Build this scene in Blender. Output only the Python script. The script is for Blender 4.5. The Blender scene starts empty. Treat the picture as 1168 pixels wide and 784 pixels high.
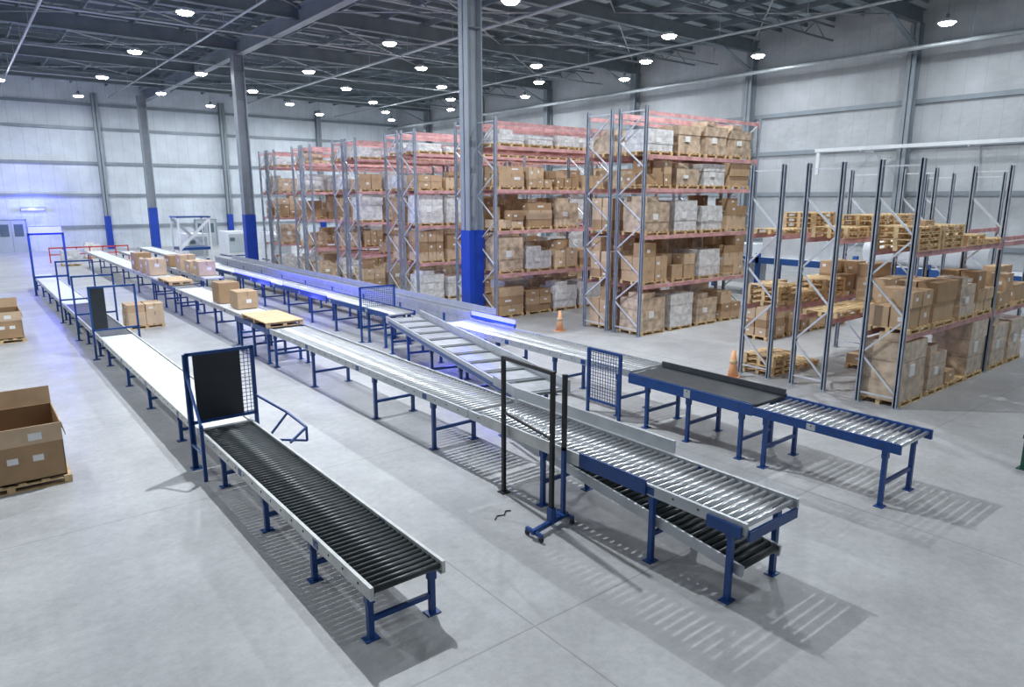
import bpy, math, random
from mathutils import Vector, Matrix
random.seed(11)
scene=bpy.context.scene
try:
    scene.view_settings.view_transform='Standard'
    scene.view_settings.look='None'
    scene.view_settings.exposure=0.0
except Exception: pass

# ------------------------------------------------------------------ materials
def mat(name,col,rough=0.5,metal=0.0,var=0.0,nscale=3.0,bump=0.0,bscale=30.0,emit=None,estr=0.0,spec=None,coat=0.0,stretch=None):
    m=bpy.data.materials.new(name); m.use_nodes=True
    nt=m.node_tree; b=nt.nodes['Principled BSDF']
    b.inputs['Base Color'].default_value=(*col,1); b.inputs['Roughness'].default_value=rough
    b.inputs['Metallic'].default_value=metal
    if spec is not None: b.inputs['Specular IOR Level'].default_value=spec
    if coat: b.inputs['Coat Weight'].default_value=coat
    tc=nt.nodes.new('ShaderNodeTexCoord'); mp=nt.nodes.new('ShaderNodeMapping')
    nt.links.new(tc.outputs['Object'],mp.inputs['Vector'])
    if stretch: mp.inputs['Scale'].default_value=stretch
    if var>0:
        n=nt.nodes.new('ShaderNodeTexNoise'); n.inputs['Scale'].default_value=nscale; n.inputs['Detail'].default_value=5
        nt.links.new(mp.outputs['Vector'],n.inputs['Vector'])
        r=nt.nodes.new('ShaderNodeValToRGB')
        r.color_ramp.elements[0].position=0.3; r.color_ramp.elements[1].position=0.7
        r.color_ramp.elements[0].color=(*[max(0,c*(1-var)) for c in col],1)
        r.color_ramp.elements[1].color=(*[min(1,c*(1+var)) for c in col],1)
        nt.links.new(n.outputs['Fac'],r.inputs['Fac']); nt.links.new(r.outputs['Color'],b.inputs['Base Color'])
    if bump>0:
        n2=nt.nodes.new('ShaderNodeTexNoise'); n2.inputs['Scale'].default_value=bscale; n2.inputs['Detail'].default_value=4
        nt.links.new(mp.outputs['Vector'],n2.inputs['Vector'])
        bp=nt.nodes.new('ShaderNodeBump'); bp.inputs['Strength'].default_value=bump; bp.inputs['Distance'].default_value=0.02
        nt.links.new(n2.outputs['Fac'],bp.inputs['Height']); nt.links.new(bp.outputs['Normal'],b.inputs['Normal'])
    if emit:
        b.inputs['Emission Color'].default_value=(*emit,1); b.inputs['Emission Strength'].default_value=estr
    return m

M={}
M['blue']=mat('blue_powder_coat',(0.009,0.055,0.22),0.36,0.0,0.12,6)
M['colblue']=mat('blue_column_paint',(0.003,0.045,0.36),0.45,0,0.1,2)
M['machblue']=mat('machine_blue_paint',(0.02,0.09,0.30),0.5,0,0.15,2)
M['colgrey']=mat('grey_column_paint',(0.27,0.30,0.33),0.5,0.1,0.08,1.5)
M['steel']=mat('galvanised_steel',(0.42,0.44,0.47),0.38,0.7,0.15,4)
M['silver']=mat('painted_silver_rail',(0.46,0.48,0.50),0.4,0.35,0.1,3)
M['whiterail']=mat('white_side_rail',(0.56,0.57,0.56),0.45,0.05,0.15,4)
M['chrome']=mat('zinc_roller',(0.78,0.79,0.81),0.24,0.8,0.08,6)
M['bearing']=mat('roller_core',(0.05,0.05,0.055),0.5,0.2,0.1,5)
M['whiteroll']=mat('pale_roller',(0.54,0.55,0.56),0.32,0.4,0.08,6)
M['black']=mat('black_rubber_roller',(0.016,0.024,0.026),0.40,0.0,0.2,8)
M['blackbelt']=mat('black_belt',(0.02,0.024,0.028),0.5,0.0,0.25,4)
M['darkgrey']=mat('dark_grey_plate',(0.06,0.065,0.075),0.5,0.2,0.2,4)
M['whitebelt']=mat('white_belt',(0.68,0.69,0.69),0.5,0.0,0.05,2)
M['greybelt']=mat('grey_slat',(0.20,0.215,0.235),0.42,0.35,0.12,3)
M['blackframe']=mat('black_steel_frame',(0.015,0.015,0.017),0.45,0.1,0.1,5)
M['panel']=mat('dark_screen_panel',(0.016,0.021,0.027),0.35,0.0,0.15,3)
M['card1']=mat('cardboard_a',(0.52,0.355,0.215),0.75,0,0.10,3,0.1,60)
M['card2']=mat('cardboard_b',(0.40,0.255,0.14),0.75,0,0.12,3,0.1,60)
M['card3']=mat('cardboard_c',(0.62,0.455,0.30),0.75,0,0.10,3,0.1,60)
M['cardin']=mat('cardboard_inside',(0.28,0.17,0.09),0.8,0,0.12,3)
M['wrap']=mat('stretch_wrap_white',(0.70,0.69,0.68),0.22,0,0.25,5,0.8,9,coat=0.4)
M['wraptan']=mat('stretch_wrapped_cardboard',(0.56,0.43,0.31),0.25,0,0.36,4,0.8,9,coat=0.5)
M['tape']=mat('packing_tape',(0.40,0.27,0.16),0.3,0,0.1,5)
M['label']=mat('paper_label',(0.82,0.82,0.80),0.6,0,0.05,5)
M['wood']=mat('pallet_wood',(0.66,0.47,0.25),0.7,0,0.25,5,0.2,40)
M['wood2']=mat('yellow_board',(0.66,0.46,0.25),0.6,0,0.1,3)
M['post']=mat('rack_upright_steel',(0.36,0.40,0.46),0.42,0.2,0.15,4)
M['brace']=mat('rack_brace_steel',(0.64,0.66,0.69),0.4,0.25,0.12,4)
M['redbeam']=mat('rack_beam_red',(0.62,0.33,0.33),0.5,0.0,0.3,3)
M['orange']=mat('cone_orange',(0.85,0.42,0.20),0.5,0,0.1,5)
M['roofsteel']=mat('roof_steel',(0.19,0.225,0.245),0.55,0.15,0.15,1)
M['girt']=mat('girt_steel',(0.25,0.285,0.315),0.5,0.2,0.1,1)
M['pipe']=mat('pipe_grey',(0.44,0.47,0.49),0.4,0.3,0.1,3)
M['whitem']=mat('white_machine_paint',(0.72,0.74,0.76),0.4,0,0.06,2)
M['red']=mat('red_paint',(0.55,0.05,0.04),0.5,0,0.1,3)
M['green']=mat('green_post_paint',(0.01,0.08,0.05),0.5,0,0.1,3)
M['rubber']=mat('caster_rubber',(0.03,0.03,0.03),0.7,0,0.1,3)
M['led']=mat('led_lens',(0.9,0.95,1),0.3,emit=(0.85,0.93,1.0),estr=90)
M['blueled']=mat('blue_led_lens',(0.05,0.05,0.9),0.3,emit=(0.05,0.055,1.0),estr=12)
M['door']=mat('door_paint',(0.40,0.45,0.48),0.5,0,0.06,2)
M['glass']=mat('door_glass',(0.10,0.14,0.17),0.1,0,0.05,2)

# ------------------------------------------------------------------ mesh builder
class MB:
    def __init__(s): s.v=[];s.f=[];s.m=[];s.sm=[];s.keys=[]
    def mi(s,k):
        if k not in s.keys: s.keys.append(k)
        return s.keys.index(k)
    def add(s,vs,fs,k,smooth=False):
        o=len(s.v); s.v+=[tuple(v) for v in vs]; i=s.mi(k)
        for f in fs: s.f.append([o+a for a in f]); s.m.append(i); s.sm.append(smooth)
    BF=[(0,3,2,1),(4,5,6,7),(0,1,5,4),(1,2,6,5),(2,3,7,6),(3,0,4,7)]
    def box(s,x0,x1,y0,y1,z0,z1,k,rot=0):
        vs=[(x0,y0,z0),(x1,y0,z0),(x1,y1,z0),(x0,y1,z0),(x0,y0,z1),(x1,y0,z1),(x1,y1,z1),(x0,y1,z1)]
        if rot:
            cx,cy=(x0+x1)/2,(y0+y1)/2;c,sn=math.cos(rot),math.sin(rot)
            vs=[(cx+(x-cx)*c-(y-cy)*sn,cy+(x-cx)*sn+(y-cy)*c,z) for x,y,z in vs]
        s.add(vs,MB.BF,k)
    def beam(s,p0,p1,w,h,k,up=(0,0,1)):
        p0=Vector(p0);p1=Vector(p1);d=(p1-p0).normalized();u=Vector(up)
        if abs(d.dot(u))>0.98: u=Vector((0,1,0))
        a=d.cross(u).normalized();b=a.cross(d).normalized()
        vs=[]
        for p in (p0,p1):
            for sx,sy in ((-1,-1),(1,-1),(1,1),(-1,1)): vs.append(p+a*sx*w/2+b*sy*h/2)
        s.add(vs,[(0,1,2,3),(7,6,5,4),(0,4,5,1),(1,5,6,2),(2,6,7,3),(3,7,4,0)],k)
    def cyl(s,p0,p1,r,k,n=12,r2=None):
        p0=Vector(p0);p1=Vector(p1);d=(p1-p0).normalized();u=Vector((0,0,1))
        if abs(d.z)>0.98: u=Vector((0,1,0))
        a=d.cross(u).normalized();b=a.cross(d).normalized();r2=r if r2 is None else r2
        vs=[p0+(a*math.cos(t)+b*math.sin(t))*r for t in [2*math.pi*i/n for i in range(n)]]
        vs+=[p1+(a*math.cos(t)+b*math.sin(t))*r2 for t in [2*math.pi*i/n for i in range(n)]]
        s.add(vs,[(i,(i+1)%n,n+(i+1)%n,n+i) for i in range(n)],k,True)
        o=len(s.v)-2*n;i=s.mi(k)
        s.f.append([o+j for j in range(n)][::-1]);s.m.append(i);s.sm.append(False)
        s.f.append([o+n+j for j in range(n)]);s.m.append(i);s.sm.append(False)
    def ibeam(s,p0,p1,w,h,k,t=0.06):
        p0=Vector(p0);p1=Vector(p1)
        d=(p1-p0).normalized();u=Vector((0,0,1))
        if abs(d.z)>0.98:
            x,y=p0.x,p0.y
            s.box(x-h/2,x-h/2+t,y-w/2,y+w/2,p0.z,p1.z,k);s.box(x+h/2-t,x+h/2,y-w/2,y+w/2,p0.z,p1.z,k)
            s.box(x-h/2,x+h/2,y-t/2,y+t/2,p0.z,p1.z,k);return
        z=Vector((0,0,1))
        s.beam(p0+z*(h/2-t/2),p1+z*(h/2-t/2),w,t,k);s.beam(p0-z*(h/2-t/2),p1-z*(h/2-t/2),w,t,k);s.beam(p0,p1,t,h,k)
    def obj(s,name,loc=(0,0,0),rot=(0,0,0),parent=None):
        me=bpy.data.meshes.new(name);me.from_pydata(s.v,[],s.f);me.update()
        for k in s.keys: me.materials.append(M[k])
        me.polygons.foreach_set('material_index',s.m);me.polygons.foreach_set('use_smooth',s.sm)
        ob=bpy.data.objects.new(name,me);ob.location=loc;ob.rotation_euler=rot
        scene.collection.objects.link(ob)
        if parent: ob.parent=parent
        return ob
def empty(name,loc=(0,0,0)):
    e=bpy.data.objects.new(name,None);e.location=loc;e.empty_display_size=0.3;scene.collection.objects.link(e);return e
def adopt(ob,par):
    """parent keeping world placement (parents here are unrotated)"""
    ob.parent=par;ob.location=Vector(ob.location)-Vector(par.location)

# ------------------------------------------------------------------ room shell
XW,YW,ZT=44.6,79.0,14.2
XL,YB=-14.0,-8.0
fm=bpy.data.materials.new('polished_concrete');fm.use_nodes=True;nt=fm.node_tree;b=nt.nodes['Principled BSDF']
tc=nt.nodes.new('ShaderNodeTexCoord')
def noise(sc,det,rough=0.6):
    n=nt.nodes.new('ShaderNodeTexNoise');n.inputs['Scale'].default_value=sc;n.inputs['Detail'].default_value=det;n.inputs['Roughness'].default_value=rough
    nt.links.new(tc.outputs['Object'],n.inputs['Vector']);return n
n1=noise(0.45,9,0.7);r1=nt.nodes.new('ShaderNodeValToRGB')
r1.color_ramp.elements[0].position=0.34;r1.color_ramp.elements[0].color=(0.34,0.34,0.342,1)
r1.color_ramp.elements[1].position=0.66;r1.color_ramp.elements[1].color=(0.475,0.475,0.477,1)
nt.links.new(n1.outputs['Fac'],r1.inputs['Fac'])
n2=noise(7,10,0.8);mx=nt.nodes.new('ShaderNodeMixRGB');mx.blend_type='OVERLAY';mx.inputs['Fac'].default_value=0.4
nt.links.new(r1.outputs['Color'],mx.inputs['Color1']);nt.links.new(n2.outputs['Fac'],mx.inputs['Color2'])
sep=nt.nodes.new('ShaderNodeSeparateXYZ');nt.links.new(tc.outputs['Object'],sep.inputs['Vector'])
def mth(op,a,bv=None):
    n=nt.nodes.new('ShaderNodeMath');n.operation=op
    if hasattr(a,'links'): nt.links.new(a,n.inputs[0])
    else: n.inputs[0].default_value=a
    if bv is not None:
        if hasattr(bv,'links'): nt.links.new(bv,n.inputs[1])
        else: n.inputs[1].default_value=bv
    return n.outputs[0]
def joint(o,off,sp):
    a=mth('ADD',o,off);a=mth('PINGPONG',a,sp/2);return mth('LESS_THAN',a,0.012)
j=mth('MAXIMUM',joint(sep.outputs['X'],1.4,6.2),joint(sep.outputs['Y'],0.6,6.2))
mx2=nt.nodes.new('ShaderNodeMixRGB');nt.links.new(mth('MULTIPLY',j,0.4),mx2.inputs['Fac'])
nt.links.new(mx.outputs['Color'],mx2.inputs['Color1']);mx2.inputs['Color2'].default_value=(0.12,0.115,0.11,1)
n3=noise(2.6,12,0.82);sc=mth('GREATER_THAN',n3.outputs['Fac'],0.68)
mx3=nt.nodes.new('ShaderNodeMixRGB');nt.links.new(mth('MULTIPLY',sc,0.35),mx3.inputs['Fac'])
nt.links.new(mx2.outputs['Color'],mx3.inputs['Color1']);mx3.inputs['Color2'].default_value=(0.2,0.19,0.18,1)
nt.links.new(mx3.outputs['Color'],b.inputs['Base Color'])
n4=noise(1.2,6);rr=nt.nodes.new('ShaderNodeMapRange');rr.inputs['To Min'].default_value=0.30;rr.inputs['To Max'].default_value=0.58
nt.links.new(n4.outputs['Fac'],rr.inputs['Value']);nt.links.new(rr.outputs['Result'],b.inputs['Roughness'])
b.inputs['Specular IOR Level'].default_value=0.4
M['floor']=fm
def wallmat(name,axis,col,bs=0.5):
    m=bpy.data.materials.new(name);m.use_nodes=True;global nt
    nt=m.node_tree;b=nt.nodes['Principled BSDF'];b.inputs['Roughness'].default_value=0.5
    tc=nt.nodes.new('ShaderNodeTexCoord');sep=nt.nodes.new('ShaderNodeSeparateXYZ');nt.links.new(tc.outputs['Object'],sep.inputs['Vector'])
    a=mth('PINGPONG',sep.outputs[axis],0.5);l=mth('LESS_THAN',a,0.022)
    n=nt.nodes.new('ShaderNodeTexNoise');n.inputs['Scale'].default_value=0.5;n.inputs['Detail'].default_value=6;nt.links.new(tc.outputs['Object'],n.inputs['Vector'])
    r=nt.nodes.new('ShaderNodeValToRGB');r.color_ramp.elements[0].position=0.3;r.color_ramp.elements[1].position=0.7
    r.color_ramp.elements[0].color=(*[c*0.82 for c in col],1);r.color_ramp.elements[1].color=(*[min(1,c*1.08) for c in col],1)
    nt.links.new(n.outputs['Fac'],r.inputs['Fac'])
    mx=nt.nodes.new('ShaderNodeMixRGB');nt.links.new(mth('MULTIPLY',l,0.35),mx.inputs['Fac']);nt.links.new(r.outputs['Color'],mx.inputs['Color1'])
    mx.inputs['Color2'].default_value=(0.3,0.32,0.34,1);nt.links.new(mx.outputs['Color'],b.inputs['Base Color'])
    n2=nt.nodes.new('ShaderNodeTexNoise');n2.inputs['Scale'].default_value=1.6;n2.inputs['Detail'].default_value=5;nt.links.new(tc.outputs['Object'],n2.inputs['Vector'])
    bp=nt.nodes.new('ShaderNodeBump');bp.inputs['Strength'].default_value=bs;bp.inputs['Distance'].default_value=0.15
    nt.links.new(n2.outputs['Fac'],bp.inputs['Height']);nt.links.new(bp.outputs['Normal'],b.inputs['Normal'])
    return m
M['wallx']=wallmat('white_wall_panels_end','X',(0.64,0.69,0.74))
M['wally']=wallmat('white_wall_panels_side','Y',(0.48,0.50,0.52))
M['roof']=wallmat('roof_sheet','X',(0.44,0.51,0.55),0.2)

mb=MB();mb.box(XL,XW,YB,YW,-0.2,0,'floor');mb.obj('floor')
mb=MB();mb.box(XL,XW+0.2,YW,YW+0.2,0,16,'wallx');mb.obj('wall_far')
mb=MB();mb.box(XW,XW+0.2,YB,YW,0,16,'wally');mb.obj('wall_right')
mb=MB();mb.box(XL,XW+0.2,YB,YW+0.2,16,16.15,'roof');mb.obj('ceiling')
g=MB()
for z in (2.2,5.2,8.2,11.4,13.6):
    g.box(XL,XW,YW-0.18,YW,z-0.13,z+0.13,'girt')
g.obj('trim_1')
g=MB()
for z in (2.2,5.2,7.9,10.4,13.4):
    g.box(XW-0.18,XW,YB,YW,z-0.13,z+0.13,'girt')
g.obj('trim_2')
RY=(8.0,18.6,29.1,39.6,50.2,60.8,71.2)
for y in RY:
    g=MB();g.ibeam((XW-0.5,y,0),(XW-0.5,y,14.6),0.5,0.6,'girt',0.05);g.box(XW-0.9,XW-0.1,y-0.25,y+0.25,0,0.03,'steel');g.obj('wall_column')
for x in (1.2,11.9,23.5,34.1):
    g=MB();g.box(x-0.25,x+0.25,YW-0.75,YW-0.70,0,14.6,'girt');g.box(x-0.25,x+0.25,YW-0.25,YW-0.2,0,14.6,'girt');g.box(x-0.03,x+0.03,YW-0.75,YW-0.2,0,14.6,'girt');
    g.box(x-0.26,x+0.26,YW-0.77,YW-0.19,0,3.2,'colblue');g.obj('wall_column')
for x,y,hb in ((16.9,23.9,3.66),(16.25,50.0,3.81),(15.25,75.0,4.0)):
    g=MB();g.ibeam((x,y,0.04),(x,y,14.3),0.6,0.72,'colgrey',0.05)
    t=0.012
    g.box(x-0.36-t,x+0.36+t,y-0.30-t,y+0.30+t,0.04,hb,'colblue')
    g.box(x-0.5,x+0.5,y-0.45,y+0.45,0,0.04,'steel')
    for sx in(-.43,.43):
        for sy in(-.38,.38): g.cyl((x+sx,y+sy,0.04),(x+sx,y+sy,0.1),0.03,'steel',6)
    for z in (11.5,13.2): g.box(x-0.34,x+0.34,y-0.29,y+0.29,z,z+0.02,'colgrey')
    g.obj('hall_column')
g=MB()
g.ibeam((16.4,YB,14.75),(16.4,YW,14.75),0.5,0.95,'colgrey')
g.obj('roof_girder')
g=MB()
for y in RY:
    g.ibeam((XL,y,15.0),(XW,y,15.0),0.35,0.8,'roofsteel',0.05)
    g.beam((XW-4.0,y,14.6),(XW-0.5,y,13.4),0.3,0.06,'roofsteel')
for y in (23.8,34.3,44.9,55.5,66.0):
    g.box(XL,XW,y-0.05,y+0.05,14.55,14.65,'roofsteel');g.box(XL,XW,y-0.05,y+0.05,15.35,15.45,'roofsteel')
    x=XL;k=0
    while x<XW-1.2:
        a,b_=(14.6,15.4) if k%2==0 else (15.4,14.6)
        g.beam((x,y,a),(x+1.2,y,b_),0.04,0.05,'roofsteel');x+=1.2;k+=1
g.obj('roof_rafter_frame')
g=MB()
x=XL+1
while x<XW:
    g.box(x-0.05,x+0.05,YB,YW,15.4,15.7,'roofsteel'); x+=2.9
y=YB+1.2
while y<YW:
    g.box(XL,XW,y-0.05,y+0.05,15.7,15.97,'roofsteel');y+=1.8
pg=g.obj('roof_purlin_grid')
g=MB()
for i in range(1,6):
    for a in range(4):
        x0=-10+a*13.5
        g.cyl((x0,RY[i],15.1),(x0+13.5,RY[i]+10.5,15.1),0.045,'pipe',6);g.cyl((x0+13.5,RY[i],15.1),(x0,RY[i]+10.5,15.1),0.045,'pipe',6)
for x,z,r in ((4.5,13.95,0.07),(13.0,14.2,0.06),(24.5,14.15,0.09),(35.7,14.0,0.07),(42.5,13.0,0.12)):
    g.cyl((x,YB,z),(x,YW-1.5,z),r,'pipe',10)
    yy=YB+2
    while yy<YW-2: g.cyl((x,yy,z),(x,yy,15.5),0.015,'pipe',5);yy+=5.3
for y in (31.4,42.5,53.5,65.0): g.cyl((XL,y,14.1),(XW-1.2,y,14.1),0.05,'pipe',8)
g.obj('sprinkler_pipework',parent=pg)
g=MB()
g.box(42.7,42.95,7,23.3,7.75,7.95,'whitem')
g.box(42.75,42.9,23.0,23.2,6.4,7.75,'whitem')
for y in (9,14.8,20.5): g.box(42.8,44.4,y-0.05,y+0.05,7.65,7.75,'whitem')
g.obj('overhead_duct_run')
def door(name,x0,x1,h):
    d=MB();y=YW-0.2
    d.box(x0-0.1,x0,y-0.06,y+0.01,0,h+0.1,'girt');d.box(x1,x1+0.1,y-0.06,y+0.01,0,h+0.1,'girt');d.box(x0-0.1,x1+0.1,y-0.06,y+0.01,h,h+0.1,'girt')
    d.box(x0,x1,y-0.04,y+0.01,0,h,'door');m=(x0+x1)/2
    d.box(m-0.02,m+0.02,y-0.05,y-0.03,0,h,'girt')
    for a,b_ in((x0+.2,m-.2),(m+.2,x1-.2)): d.box(a,b_,y-0.06,y-0.03,h*0.5,h*0.88,'glass')
    d.obj(name)
door('door_1',3.0,5.2,2.9);door('door_2',20.0,22.0,2.6)

# ------------------------------------------------------------------ lamps
def lamp(x,y,power,z=13.5,size=0.45):
    e=empty('high_bay_lamp',(x,y,z))
    l=MB();l.cyl((0,0,0.05),(0,0,0.2),0.36,'whitem',20,0.22);l.cyl((0,0,0.2),(0,0,0.4),0.1,'roofsteel',12)
    l.cyl((0,0,0.4),(0,0,1.9),0.012,'roofsteel',5);l.cyl((0,0,0.0),(0,0,0.05),0.42,'whitem',20)
    l.obj('housing',parent=e)
    l=MB();l.cyl((0,0,-0.10),(0,0,0.0),0.28,'led',20,0.38);l.obj('led_lens',parent=e)
    if power>0:
        ld=bpy.data.lights.new('lamp_light','AREA');ld.shape='DISK';ld.size=size;ld.energy=power;ld.color=(0.89,0.95,1.0)
        lo=bpy.data.objects.new('lamp_light',ld);lo.location=(0,0,-0.12);lo.parent=e;scene.collection.objects.link(lo)
for x in (-3.0,9.8,20.6,31.5,40.0):
    for y in (26.0,37.0,48.5,60.0,72.0):
        lamp(x,y,300 if x==40.0 else 560)
lamp(-3.0,15.5,350);lamp(7.6,16.0,2000,size=0.3);lamp(20.6,14.0,850,size=0.3);lamp(31.5,15.5,450);lamp(40.0,15.5,240)
lamp(9.8,2.0,170);lamp(20.6,3.5,300);lamp(31.5,4.5,320)
for x,y in ((26,42.5),(15.0,54),(26,54),(36,31.5),(15,66),(26,66),(36,54),(4,66),(36,66),(36,42)): lamp(x,y,0)

# ------------------------------------------------------------------ conveyors
def legs(mb,x0,x1,y,z,cross=0.35,w=0.07):
    for x in (x0+0.035,x1-0.035):
        mb.box(x-w/2,x+w/2,y-w/2,y+w/2,0.012,z,'blue')
        mb.box(x-0.09,x+0.09,y-0.07,y+0.07,0,0.014,'blue')
        mb.box(x-0.05,x+0.05,y-0.045,y+0.045,z-0.16,z-0.02,'blue')
    mb.box(x0+0.03,x1-0.03,y-0.025,y+0.025,cross*z-0.03,cross*z+0.03,'blue')
def conveyor(name,L,W,z,legy,deck,rail='whiterail',loc=(0,0),rot=0,pitch=0.1,rr=0.038,cross=0.4,rail_h=0.14):
    mb=MB()
    for y in legy: legs(mb,0,W,y,z-rail_h+0.02,cross)
    for x in (0,W):
        s=-1 if x==0 else 1
        a,b_=sorted((x,x+s*0.045));mb.box(a,b_,0,L,z-rail_h,z+0.02,rail)
        c,d=sorted((x,x-s*0.02));mb.box(c,d,0,L,z-rail_h,z-rail_h+0.02,rail)
        y=1.5
        while y<L:
            mb.box(a-0.004,b_+0.004,y-0.08,y+0.08,z-rail_h+0.02,z-0.01,'blue' if rail!='blue' else 'silver');y+=3.0
        y=0.3
        while y<L:
            q=a-0.008 if s<0 else b_
            mb.box(q,q+0.008,y-0.012,y+0.012,z-0.06,z-0.035,'bearing');y+=0.4
    if deck in('rollblack','rollchrome','rollwhite'):
        kk={'rollblack':'black','rollchrome':'chrome','rollwhite':'whiteroll'}[deck]
        n=int(L/pitch)
        for i in range(n):
            y=pitch*(i+0.5)
            mb.cyl((0.02,y,z-rr),(W-0.02,y,z-rr),rr,kk,12)
            mb.cyl((0.0,y,z-rr),(0.02,y,z-rr),0.015,'bearing',6);mb.cyl((W-0.02,y,z-rr),(W,y,z-rr),0.015,'bearing',6)
    else:
        mb.box(0.02,W-0.02,0.01,L-0.01,z-0.06,z-0.008,deck)
        mb.cyl((0.02,0.035,z-0.035),(W-0.02,0.035,z-0.035),0.03,deck,12)
    return mb.obj(name,(loc[0],loc[1],0),(0,0,rot))
conveyor('black_roller_conveyor',6.9,0.9,0.74,[y-6.4 for y in (6.6,8.2,10.0,12.1)],'rollblack',loc=(3.13,6.4),pitch=0.106,rr=0.042)
conveyor('white_belt_conveyor',11.2,0.9,0.74,[15.1-13.35,18-13.35,20.6-13.35,23.5-13.35],'whitebelt',loc=(3.13,13.35))
conveyor('dark_belt_conveyor',8.4,0.9,0.74,[0.6,3,5.4,7.8],'blackbelt',rail='silver',loc=(3.13,24.6))
conveyor('white_belt_conveyor',14,0.9,0.74,[0.6,3.5,6.5,9.5,12.8],'whitebelt',loc=(3.13,33.1))
# M line
near=conveyor('chrome_roller_conveyor',5.8,1.1,1.14,[0.25,1.5,3.8],'rollchrome',rail='silver',loc=(7.02,4.25),pitch=0.125,rr=0.036)
conveyor('pale_roller_conveyor',10.3,1.05,1.14,[1.3,3.8,7.3,10.1],'rollwhite',rail='silver',loc=(7.02,10.1),pitch=0.13,rr=0.041)
conveyor('grey_belt_conveyor',3.2,1.05,1.10,[0.3,1.6,2.9],'darkgrey',rail='blue',loc=(7.02,20.5))
conveyor('white_belt_conveyor',8.5,1.0,1.12,[0.4,3,5.6,8.1],'whitebelt',rail='silver',loc=(7.2,23.9))
conveyor('grey_belt_conveyor',4.5,1.0,1.12,[0.4,2.2,4.1],'greybelt',rail='blue',loc=(7.2,32.6))
conveyor('white_belt_conveyor',22,1.0,1.12,[0.4,4,8,12,16,21],'whitebelt',rail='silver',loc=(7.3,37.3))
conveyor('white_belt_conveyor',22,0.9,1.10,[0.4,4,8,12,16,21],'whitebelt',rail='silver',loc=(9.3,36))
# M2 line
m2=conveyor('pale_roller_conveyor',22,1.0,1.2,[0.3,1.5,4.2,6.5,9,12,15,18.5,21.5],'rollwhite',rail='blue',loc=(10.9,20.3),pitch=0.15,rr=0.05)
conveyor('white_belt_conveyor',18,1.0,1.2,[0.3,4,8,12,17],'whitebelt',rail='silver',loc=(10.95,42.4))
# N line
conveyor('chrome_roller_conveyor',2.65,1.15,1.12,[0.25,2.4],'rollchrome',rail='blue',loc=(11.35,4.3),pitch=0.13,rr=0.036)
ob=conveyor('black_belt_conveyor',3.1,1.15,1.14,[0.25,1.5,2.6],'blackbelt',rail='blue',loc=(11.4,7.0),rail_h=0.2)
mb=MB();mb.box(1.1,1.14,0,3.1,1.14,1.26,'darkgrey');mb.box(0.0,0.06,0,3.1,1.13,1.17,'darkgrey');mb.obj('side_guard',parent=ob)
nmid=conveyor('pale_roller_conveyor',7.9,1.1,1.16,[0.4,2.6,5.0,7.4],'rollwhite',rail='silver',loc=(11.55,10.2),pitch=0.13,rr=0.041)
ob=conveyor('grey_slat_conveyor',28,1.0,1.16,[0.5,3,6,9,12,15,18,21,24,27],'greybelt',rail='silver',loc=(12.75,18.2),rail_h=0.3)
mb=MB()
for x in(-0.05,1.03): mb.box(x,x+0.03,0,28,1.16,1.36,'silver')
mb.obj('side_guard',parent=ob)
# merge bed
p0=Vector((8.4,10.3));p1=Vector((10.7,20.0));dv=p1-p0;Lm=dv.length;ang=math.atan2(-dv.x,dv.y)
mb=MB()
for y in (0.9,3.4,5.6,7.8,9.6): legs(mb,0,1.1,y,1.0,0.4)
mb.box(-0.05,0,0,Lm,0.98,1.2,'silver');mb.box(1.1,1.15,0,Lm,0.98,1.32,'silver')
mb.box(-0.056,-0.05,0.3,Lm-0.3,1.0,1.1,'blue')
y=0.05
while y<Lm-0.9:
    mb.box(0.03,1.07,y,y+0.86,1.06,1.12,'greybelt');mb.box(0.12,0.98,y+0.1,y+0.76,1.12,1.135,'steel')
    mb.cyl((0.02,y+0.93,1.08),(1.08,y+0.93,1.08),0.045,'black',10);y+=1.0
adopt(mb.obj('merge_bed',(p0.x,p0.y,0),(0,0,ang)),m2)
mb=MB()
mb.box(8.17,8.21,6.3,10.2,1.16,1.36,'silver')
for y in (6.5,7.8,9.1,10.1): mb.box(8.21,8.25,y-0.03,y+0.03,1.02,1.34,'silver')
mb.beam((8.19,10.2,1.26),(8.42,11.2,1.26),0.03,0.2,'silver')
adopt(mb.obj('guide_rail'),near)
mb=MB()
mb.box(6.94,6.972,5.8,7.1,1.0,1.22,'blue');mb.box(6.94,6.972,7.1,9.6,1.0,1.2,'whiterail');mb.box(6.94,6.972,4.3,4.8,0.95,1.1,'blue')
mb.box(7.02,8.1,4.22,4.26,0.92,1.05,'blue')
adopt(mb.obj('side_plate'),near)
mb=MB()
Lr=5.2
for x in (0,0.85): mb.box(x-0.02,x+0.02,0,Lr,-0.12,0.03,'silver')
i=0
while i*0.11<Lr-0.1:
    mb.cyl((0.02,0.06+i*0.11,-0.02),(0.83,0.06+i*0.11,-0.02),0.045,'black',10);i+=1
adopt(mb.obj('inclined_return_bed',(7.14,4.35,0.47),(math.radians(6.5),0,0)),near)

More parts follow.
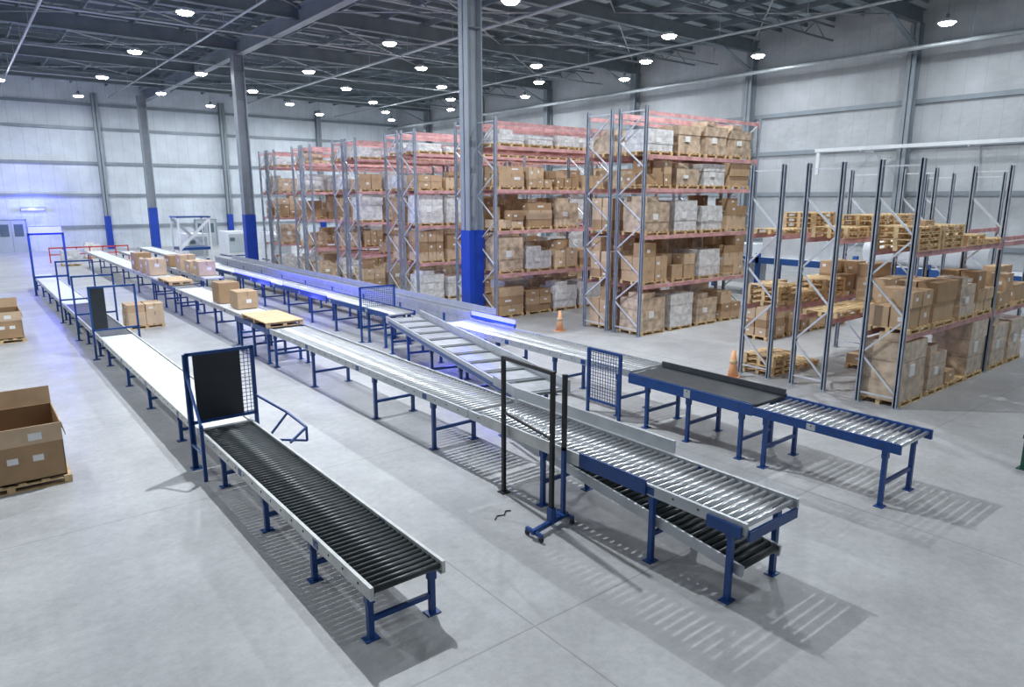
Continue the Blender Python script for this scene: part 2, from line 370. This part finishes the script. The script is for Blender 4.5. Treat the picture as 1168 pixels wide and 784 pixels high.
def portal(name,x0,x1,y,z0,zt,col='blue',mesh=None,solid=None,feet=True,w=0.06):
    mb=MB()
    for x in (x0,x1): 
        mb.box(x-w/2,x+w/2,y-w/2,y+w/2,0,zt,col)
        if feet: mb.box(x-0.1,x+0.1,y-0.1,y+0.1,0,0.02,col)
    mb.box(x0,x1,y-w/2,y+w/2,zt-w,zt,col);mb.box(x0,x1,y-w/2,y+w/2,z0,z0+w,col)
    if solid: mb.box(solid[0],solid[1],y-0.012,y+0.012,z0+w,zt-w,'panel')
    if mesh:
        a,b_=mesh;x=a
        while x<b_: mb.box(x-0.005,x+0.005,y-0.005,y+0.005,z0,zt,col);x+=0.075
        z=z0
        while z<zt: mb.box(a,b_,y-0.005,y+0.005,z-0.005,z+0.005,col);z+=0.075
    return mb.obj(name)
scr=portal('safety_screen',3.0,4.18,13.3,0.86,2.22,'blue',mesh=(3.94,4.18),solid=(3.1,3.94))
mb=MB()
for y in (12.55,13.3): mb.box(2.93,2.99,y-0.03,y+0.03,0,1.05 if y<13 else 2.2,'blue')
mb.beam((2.96,12.55,1.03),(2.96,13.3,1.9),0.04,0.04,'blue')
mb.beam((2.96,12.55,0.5),(2.96,13.3,0.5),0.04,0.04,'blue')
mb.beam((4.16,13.3,1.25),(4.5,12.5,1.0),0.035,0.035,'blue');mb.beam((4.5,12.5,1.0),(4.5,11.6,0.95),0.035,0.035,'blue')
mb.beam((4.5,11.6,0.95),(4.12,11.4,0.8),0.035,0.035,'blue');mb.beam((4.5,11.6,0.95),(4.5,11.6,0.7),0.035,0.035,'blue');mb.beam((4.5,11.6,0.7),(4.16,12.2,0.62),0.035,0.035,'blue')
mb.beam((4.5,12.5,1.0),(4.14,12.5,0.62),0.035,0.035,'blue');mb.beam((4.16,13.3,0.7),(4.16,13.3,2.2),0.04,0.04,'blue')
mb.obj('guard_bracket',parent=scr)
for y,t in ((24.7,2.3),(28.5,2.3),(33.0,2.5)):
    portal('conveyor_gate',2.98,4.25,y,0.9,t,'blue',solid=(3.0,3.4) if y<26 else None)
ob=portal('conveyor_gate',2.9,4.4,43.2,0.9,3.2,'blue',w=0.1)
b2=MB();b2.box(2.95,4.35,43.05,43.35,3.2,3.5,'blueled');b2.obj('blue_beacon',parent=ob)
def bluelight(loc,pw,par=None):
    ld=bpy.data.lights.new('blue_glow','POINT');ld.energy=pw;ld.color=(0.08,0.10,1.0);ld.shadow_soft_size=0.15
    lo=bpy.data.objects.new('blue_glow',ld);lo.location=loc;scene.collection.objects.link(lo)
    if par: lo.parent=par
bluelight((3.6,42.6,3.8),450,ob)
e=empty('added_wall_glow',(5.9,78.3,3.9))  # added blue emitter, put here only to cast a glow on the far wall
mb=MB();mb.box(-0.9,0.9,-0.1,0.1,-0.12,0.12,'blueled');mb.box(-0.95,0.95,0.1,0.16,-0.16,0.16,'blue');mb.beam((0,0.1,0),(0,0.5,0),0.08,0.08,'blue');mb.obj('added_glow_bar',parent=e)
bluelight((0,-0.9,0.1),480,e)
gate=portal('mesh_gate',10.72,12.05,21.95,0.5,1.95,'blue',mesh=(10.77,12.0));adopt(gate,m2)
mb=MB()
xa=11.3
for y in (10.3,11.3): mb.box(xa-0.03,xa+0.03,y-0.03,y+0.03,0,1.55,'blue')
mb.box(xa-0.02,xa+0.02,10.3,11.3,1.5,1.56,'blue');mb.box(xa-0.02,xa+0.02,10.3,11.3,0.3,0.35,'blue')
y=10.35
while y<11.3: mb.box(xa-0.005,xa+0.005,y-0.005,y+0.005,0.3,1.55,'blue');y+=0.08
z=0.35
while z<1.5: mb.box(xa-0.005,xa+0.005,10.3,11.3,z-0.005,z+0.005,'blue');z+=0.08
mb.obj('mesh_screen')
for x,y,l,par in ((12.68,15.8,2.2,nmid),(10.8,25.0,4.5,m2),(10.8,31.0,5.0,m2)):
    e=empty('blue_led_bar',(x,y,1.32))
    mb=MB();mb.box(-0.02,0.02,0,l,-0.02,0.10,'blueled');mb.box(-0.03,0.03,-0.02,l+0.02,-0.1,-0.02,'blue');mb.box(-0.02,0.02,0,0.04,-0.3,0,'blue');mb.obj('bar',parent=e)
    s_=-1 if x>12 else 1
    bluelight((0.5*s_,l*0.3,0.3),95,e);bluelight((0.5*s_,l*0.75,0.3),95,e);bluelight((-0.4*s_ if s_>0 else -1.6,l*0.5,-0.4),30,e)
    adopt(e,par)
mb=MB()
def bp(x,y,z0,z1): mb.box(x-0.03,x+0.03,y-0.03,y+0.03,z0,z1,'blackframe')
bp(6.86,8.85,0.0,2.42);bp(6.6,7.33,0.1,2.5)
mb.box(6.78,6.94,8.77,8.93,0,0.02,'blackframe')
mb.beam((6.86,8.85,2.4),(6.6,7.33,2.47),0.05,0.06,'blackframe');mb.beam((6.86,8.85,1.45),(6.6,7.33,1.45),0.03,0.04,'blackframe')
mb.beam((6.15,7.25,0.11),(7.0,7.41,0.11),0.06,0.07,'blue')
mb.box(6.55,6.65,7.28,7.38,0.1,0.35,'blue')
for x,y in((6.2,7.26),(6.97,7.41)):
    mb.beam((x,y-0.18,0.1),(x,y+0.18,0.1),0.05,0.05,'blue')
    for s in(-0.16,0.16): mb.cyl((x-0.02,y+s,0.04),(x+0.02,y+s,0.04),0.04,'rubber',12)
mb.box(6.85,6.91,7.34,7.40,1.2,2.4,'blackframe');mb.box(6.85,6.91,7.34,7.40,0.14,1.25,'blue');mb.box(6.80,6.93,7.28,7.46,0.14,0.17,'blue')
mb.obj('light_curtain_frame')
mb=MB()
pts=[(6.1,8.1,0.012),(6.2,8.18,0.012),(6.32,8.14,0.012),(6.42,8.24,0.012),(6.5,8.2,0.012)]
for a,b_ in zip(pts,pts[1:]): mb.cyl(a,b_,0.009,'rubber',6)
mb.obj('loose_cable')

# ------------------------------------------------------------------ boxes & pallets
def pallet(mb,x0,y0,z,w=1.2,d=1.1,key='wood'):
    for i in range(6):
        a=x0+i*(w-0.12)/5;mb.box(a,a+0.12,y0,y0+d,z+0.115,z+0.14,key)
    for yy in (y0,y0+d/2-0.05,y0+d-0.1):
        mb.box(x0,x0+w,yy,yy+0.1,z+0.095,z+0.115,key);mb.box(x0,x0+w,yy,yy+0.1,z,z+0.02,key)
        for xx in (x0,x0+w/2-0.06,x0+w-0.12): mb.box(xx,xx+0.12,yy,yy+0.1,z+0.02,z+0.095,key)
def carton(mb,x0,x1,y0,y1,z0,z1,rot=0,k=None):
    k=k or random.choice(['card1','card1','card2','card3'])
    mb.box(x0,x1,y0,y1,z0,z1,k,rot)
    if rot: return
    w=x1-x0;d=y1-y0;h=z1-z0;e=0.004
    m=(x0+x1)/2
    mb.box(m-0.03,m+0.03,y0-e,y1+e,z1-0.002,z1+e,'tape')
    mb.box(m-0.03,m+0.03,y0-e,y0,z1-h*0.3,z1,'tape')
    if random.random()<0.5:
        a=x0+w*random.uniform(0.1,0.6);zz=z0+h*random.uniform(0.3,0.6);mb.box(a,a+w*0.25,y0-e,y0,zz,zz+h*0.22,'label')
    if random.random()<0.5:
        a=y0+d*random.uniform(0.1,0.6);zz=z0+h*random.uniform(0.3,0.6);mb.box(x0-e,x0,a,a+d*0.25,zz,zz+h*0.22,'label')
def load(mb,x,y,z,w=1.2,d=1.05,h=1.2,style='boxes'):
    pallet(mb,x,y,z,w,d);z+=0.14
    if style=='empty':
        for i in range(random.choice([0,1,3])): pallet(mb,x+random.uniform(-.04,.04),y,z,w,d);z+=0.145
        return
    if style in('wrap','wraptan'):
        k=style;t=z;n=3
        for i in range(n):
            s=random.uniform(0.0,0.04);hh=h/n
            mb.box(x+s,x+w-s,y+s,y+d-s,t,t+hh*0.97,k);mb.box(x+s+.02,x+w-s-.02,y+s+.02,y+d-s-.02,t+hh*0.97,t+hh,k);t+=hh
        if random.random()<0.6: mb.box(x+0.1,x+w*0.6,y+0.1,y+d*0.7,t,t+0.2,k,0.1)
        mb.box(x+w*0.3,x+w*0.5,y-0.004,y+0.03,z+h*0.4,z+h*0.6,'label')
        return
    nx=random.choice([1,2,2,3]);ny=2;t=z
    while t<z+h-0.15:
        bh=random.choice([0.3,0.38,0.5]);last=t+bh>z+h-0.2
        bw=w/nx;bd=d/ny;k=random.choice(['card1','card2','card3',None])
        for i in range(nx):
            for j_ in range(ny):
                if last and random.random()<0.4: continue
                gx=random.uniform(0.005,0.05)
                carton(mb,x+i*bw+gx,x+(i+1)*bw-0.008,y+j_*bd+0.005+random.uniform(0,0.06),y+(j_+1)*bd-0.008,t,t+bh-0.004,0,k)
        t+=bh
def rack(xs,y0,y1,H,levels,extra=()):
    mb=MB();pw=0.11
    for x in xs:
        for y in (y0,y1):
            mb.box(x-pw/2,x+pw/2,y-0.02,y+0.02,0.02,H,'post');mb.box(x-pw/2,x-pw/2+0.015,y-0.05,y+0.05,0.02,H,'post');mb.box(x+pw/2-0.015,x+pw/2,y-0.05,y+0.05,0.02,H,'post')
            mb.box(x-0.1,x+0.1,y-0.09,y+0.09,0,0.02,'post')
        z=0.3;s=0
        while z+0.95<H:
            a,b_=(y0,y1) if s%2==0 else (y1,y0)
            mb.beam((x,a,z),(x,b_,z+0.9),0.045,0.04,'brace',up=(1,0,0));
            z+=0.95;s+=1
        for z in (0.25,H-0.15): mb.beam((x,y0,z),(x,y1,z),0.035,0.04,'brace')
    for i in range(len(xs)-1):
        for z in list(levels)+list(extra):
            for y in (y0,y1):
                mb.box(xs[i]+0.05,xs[i+1]-0.05,y-0.025,y+0.025,z-0.13,z,'redbeam')
                mb.box(xs[i]+0.05,xs[i]+0.10,y-0.035,y+0.035,z-0.2,z+0.04,'redbeam');mb.box(xs[i+1]-0.10,xs[i+1]-0.05,y-0.035,y+0.035,z-0.2,z+0.04,'redbeam')
    return mb
def rackobj(xs,y0,y1,H,levels,fill,extra=()):
    e=empty('pallet_rack',(xs[0],y0,0));off=Vector((-xs[0],-y0,0))
    o=rack(xs,y0,y1,H,levels,extra).obj('rack_frame',off,parent=e)
    s=MB();fill(s);
    if s.v: s.obj('pallet_load',off,parent=e)
def filler(xs,y0,depth,levels,hs,p=0.9,lo=0.5):
    def f(s):
        for i in range(len(xs)-1):
            L=xs[i+1]-xs[i]-0.3;n=int(L//1.45);st=L/n
            for li,z in enumerate([0.0]+list(levels)):
                for k in range(n):
                    r=random.random()
                    if r>p: continue
                    h=hs[li]*random.uniform(lo,0.98)
                    q=random.random();style='boxes' if q<0.50 else ('wrap' if q<0.80 else 'wraptan')
                    if li==len(levels) : style='wrap' if q<0.6 else 'wraptan'
                    load(s,xs[i]+0.2+k*st,y0+0.05,z,min(1.35,st-0.12),depth-0.1,h,style)
    return f
lv1=[1.86,3.64,5.3,6.45]
rackobj([19.0,25.8],16.5,17.7,8.07,lv1,filler([19.0,25.8],16.5,1.2,lv1,[1.5,1.4,1.35,0.85,1.2],0.95,0.6),extra=(7.9,))
rackobj([19.0,25.8],18.1,19.3,8.07,lv1,filler([19.0,25.8],18.1,1.2,lv1,[1.7,1.6,1.5,0.9,0.8],0.85,0.6),extra=(7.9,))
lv2=[1.86,3.64,5.3,7.0]
for r,y in enumerate((22.7,28.9,35.0,41.0,47.0)):
    xs=[17.2,23.8,30.4]
    rackobj(xs,y,y+1.2,8.1,lv2,filler(xs,y,1.2,lv2,[1.45,1.4,1.35,1.0,0.45],0.9 if r<3 else 0.78,0.5),extra=(7.95,))
    rackobj(xs,y+1.6,y+2.8,8.1,lv2,filler(xs[:2],y+1.6,1.2,lv2,[1.4,1.35,1.3,1.0,0.5],0.5,0.5),extra=(7.95,))
def fA(s):
    load(s,17.3,6.75,0,1.35,1.0,1.45,'wraptan');load(s,18.9,6.75,0,1.1,1.0,0.95,'wraptan');load(s,20.2,6.75,0,1.2,1.0,0.4,'boxes');load(s,21.5,6.75,0,1.2,1.0,1.5,'wraptan')
    load(s,17.4,6.75,1.78,1.2,1.0,0.95,'boxes');load(s,18.8,6.75,1.78,1.3,1.0,1.05,'boxes');load(s,20.4,6.75,1.78,1.1,1.0,0.8,'wraptan');load(s,21.6,6.75,1.78,1.2,1.0,1.2,'boxes')
    for x in (17.3,18.7): load(s,x,6.75,3.76,1.3,1.0,0,'empty')
    carton(s,18.2,18.75,7.0,7.4,4.2,4.45)
    for x in (20.3,21.6): load(s,x,6.75,3.76,1.2,1.0,0,'empty')
    for x in (23.3,24.8): load(s,x,6.75,1.78,1.2,1.0,1.0,'boxes');load(s,x,6.75,0,1.2,1.0,1.2,'wraptan')
rackobj([17.2,23.0,28.8],6.8,7.7,5.86,[1.78,3.76],fA)
def fB(s):
    for x in (17.7,19.1): load(s,x,8.65,1.9,1.25,0.95,0,'empty')
    load(s,20.6,8.65,1.9,1.2,0.95,0.9,'boxes')
    load(s,20.4,8.65,0,1.2,0.95,0.6,'boxes')
    for x in (17.8,19.3,20.8): load(s,x,8.65,3.96,1.2,0.95,0,'empty')
rackobj([17.4,23.0,28.8],8.7,9.6,5.85,[1.9,3.96],fB)
def fC(s):
    for x in (17.6,18.9,20.2): load(s,x,10.3,2.0,1.2,0.95,0,'empty')
    load(s,21.5,10.3,2.0,1.2,0.95,1.0,'boxes')
    load(s,17.6,10.3,0,1.2,0.95,0,'empty');load(s,19.0,10.3,0,1.2,0.95,0,'empty')
    for x in (17.7,19.2,20.7): load(s,x,10.3,4.0,1.2,0.95,0,'empty')
rackobj([17.4,23.0,28.8],10.3,11.2,5.85,[2.0,4.0],fC)
s=MB()
for x in (22.0,23.5,25.0,26.5): load(s,x,13.2,0,1.2,1.0,random.uniform(1.3,2.2),'boxes')
s.obj('pallet_of_cardboard_boxes')

def opencarton(name,x0,x1,y0,y1,h,flap=0.33):
    mb=MB();pallet(mb,x0-0.06,y0-0.06,0,x1-x0+0.12,y1-y0+0.12);z=0.142;t=0.015
    mb.box(x0,x1,y0,y0+t,z,z+h,'card2');mb.box(x0,x1,y1-t,y1,z,z+h,'card1');mb.box(x0,x0+t,y0,y1,z,z+h,'card2');mb.box(x1-t,x1,y0,y1,z,z+h,'card2');mb.box(x0,x1,y0,y1,z,z+0.02,'cardin')
    mb.box(x0+t,x1-t,y1-t-0.004,y1-t,z,z+h,'cardin')
    mb.beam(((x0+x1)/2,y1,z+h),((x0+x1)/2,y1+0.05,z+h+flap),x1-x0,t,'card1',up=(0,1,0))
    mb.beam((x1,(y0+y1)/2,z+h),(x1+0.05,(y0+y1)/2,z+h-0.25),y1-y0,t,'card3',up=(1,0,0))
    mb.box(x0,x1,y0-0.012,y0-0.003,z+h-0.32,z+h,'card3')
    for a in (0.5,0.72): mb.box(x0+(x1-x0)*a,x0+(x1-x0)*a+0.16,y0-0.006,y0-0.001,z+0.35,z+0.46,'label')
    mb.box(x1-0.5,x1-0.3,y0-0.02,y0-0.012,z+h-0.25,z+h-0.12,'label')
    mb.obj(name)
opencarton('open_cardboard_box',-0.65,1.03,14.1,15.6,0.98)
opencarton('open_cardboard_box',0.1,1.45,29.5,30.9,0.95)
mb=MB();load(mb,4.75,29.6,0.0,1.3,1.1,0.75,'boxes')
mb.obj('pallet_of_cardboard_boxes')
def cartongrp(name,lst):
    mb=MB()
    for x,y,z,w,d,h in lst: carton(mb,x,x+w,y,y+d,z,z+h)
    mb.obj(name)
mb=MB();pallet(mb,7.0,20.7,1.122,1.15,2.3,'wood2');mb.box(6.98,8.17,20.68,23.02,1.262,1.285,'wood2');mb.obj('wooden_board_pallet')
cartongrp('cardboard_box',[(7.35,26.6,1.142,0.75,0.9,0.75)])
cartongrp('cardboard_box',[(7.45,24.8,1.142,0.7,0.9,0.6)])
mb=MB();pallet(mb,7.2,33.6,1.142,1.0,2.2,'wood2');mb.box(7.2,8.2,33.6,35.8,1.282,1.31,'wood2');mb.obj('wooden_board_pallet')
cartongrp('cardboard_box_stack',[(7.4,38.5,1.142,0.8,1,0.8),(7.4,40,1.142,0.8,1,0.7),(7.4,41.8,1.142,0.8,1.2,0.9)])
cartongrp('cardboard_box_stack',[(9.35,37,1.122,0.8,1,0.7),(9.35,38.6,1.122,0.8,1.2,0.6),(9.35,40.6,1.122,0.8,1,0.8),(9.35,43,1.122,0.8,1.3,0.6)])

for x,y in ((17.6,19.2),(16.75,11.0)):
    mb=MB();mb.box(-0.18,0.18,-0.18,0.18,0,0.03,'orange');mb.cyl((0,0,0.03),(0,0,0.78),0.15,'orange',20,0.05);mb.cyl((0,0,0.4),(0,0,0.52),0.113,'wood2',20,0.096)
    mb.obj('traffic_cone',(x,y,0))
mb=MB();mb.box(15.05,15.25,3.5,3.7,0,0.02,'green');mb.box(15.1,15.2,3.55,3.65,0.02,0.65,'green');mb.box(15.08,15.22,3.53,3.67,0.6,0.67,'green');mb.obj('guard_post')
mb=MB()
for y in (8,12,16,20,24): mb.box(31.9,32.1,y-0.1,y+0.1,0,2.2,'machblue');mb.box(33.9,34.1,y-0.1,y+0.1,0,2.2,'machblue')
mb.box(31.9,32.1,8,24,1.7,2.0,'machblue');mb.box(33.9,34.1,8,24,1.7,2.0,'machblue');mb.box(32.1,33.9,8,24,1.9,2.0,'whitem')
mb.cyl((33,10,2.6),(33,15,2.6),0.55,'whitem',20);mb.box(32.3,33.7,17,20,2.0,3.0,'whitem');mb.box(32.2,33.8,20.6,23,0.6,2.6,'whitem');mb.box(32.15,32.2,21,22.6,1.2,2.2,'machblue');mb.obj('sorting_machine')
for x,y in ((14.5,60),(19.5,55),(20.5,58),(18.2,62)):
    mb=MB();mb.box(x,x+1.6,y,y+2.5,0.1,2.1,'whitem');mb.box(x+0.1,x+1.5,y-0.02,y,0.3,1.9,'door');mb.box(x,x+1.6,y,y+2.5,0,0.1,'blue');mb.box(x+0.2,x+0.6,y-0.04,y-0.01,1.3,1.6,'glass');mb.obj('control_cabinet')
mb=MB()
for x in (13.0,15.2):
    for y in (56,58): mb.box(x-0.06,x+0.06,y-0.06,y+0.06,0,3.6,'whitem')
mb.box(12.9,15.3,55.9,58.1,3.5,3.6,'blue')
mb.beam((13,56,1.2),(15.2,56,3.4),0.1,0.2,'whitem');mb.beam((13,58,3.4),(15.2,58,1.2),0.1,0.2,'whitem');mb.box(13,15.2,56,58,1.1,1.3,'blue');mb.obj('vertical_lifter')
mb=MB()
for k in range(7):
    x=5.5+k*0.9;mb.box(x-0.04,x+0.04,64.0,64.08,0,1.2,'red')
mb.box(5.5,10.9,64,64.06,1.1,1.2,'red');mb.box(5.5,10.9,64,64.06,0.6,0.68,'red');mb.obj('safety_barrier')
for x,y in ((5.9,60.5),(8.2,67)):
    mb=MB();load(mb,x,y,0,1.2,1.1,1.0,'wrap');mb.obj('wrapped_pallet')

# ------------------------------------------------------------------ world + camera
w=bpy.data.worlds.new('world');scene.world=w;w.use_nodes=True
w.node_tree.nodes['Background'].inputs['Color'].default_value=(0.80,0.90,1.0,1);w.node_tree.nodes['Background'].inputs['Strength'].default_value=0.26
cd=bpy.data.cameras.new('camera');cd.sensor_width=36;cd.lens=36*790/1168;cd.clip_end=300;cd.clip_start=0.05
co=bpy.data.objects.new('camera',cd);co.location=(0,0,5);co.rotation_euler=(math.radians(90-11.936),0,math.radians(-38.5));scene.collection.objects.link(co);scene.camera=co
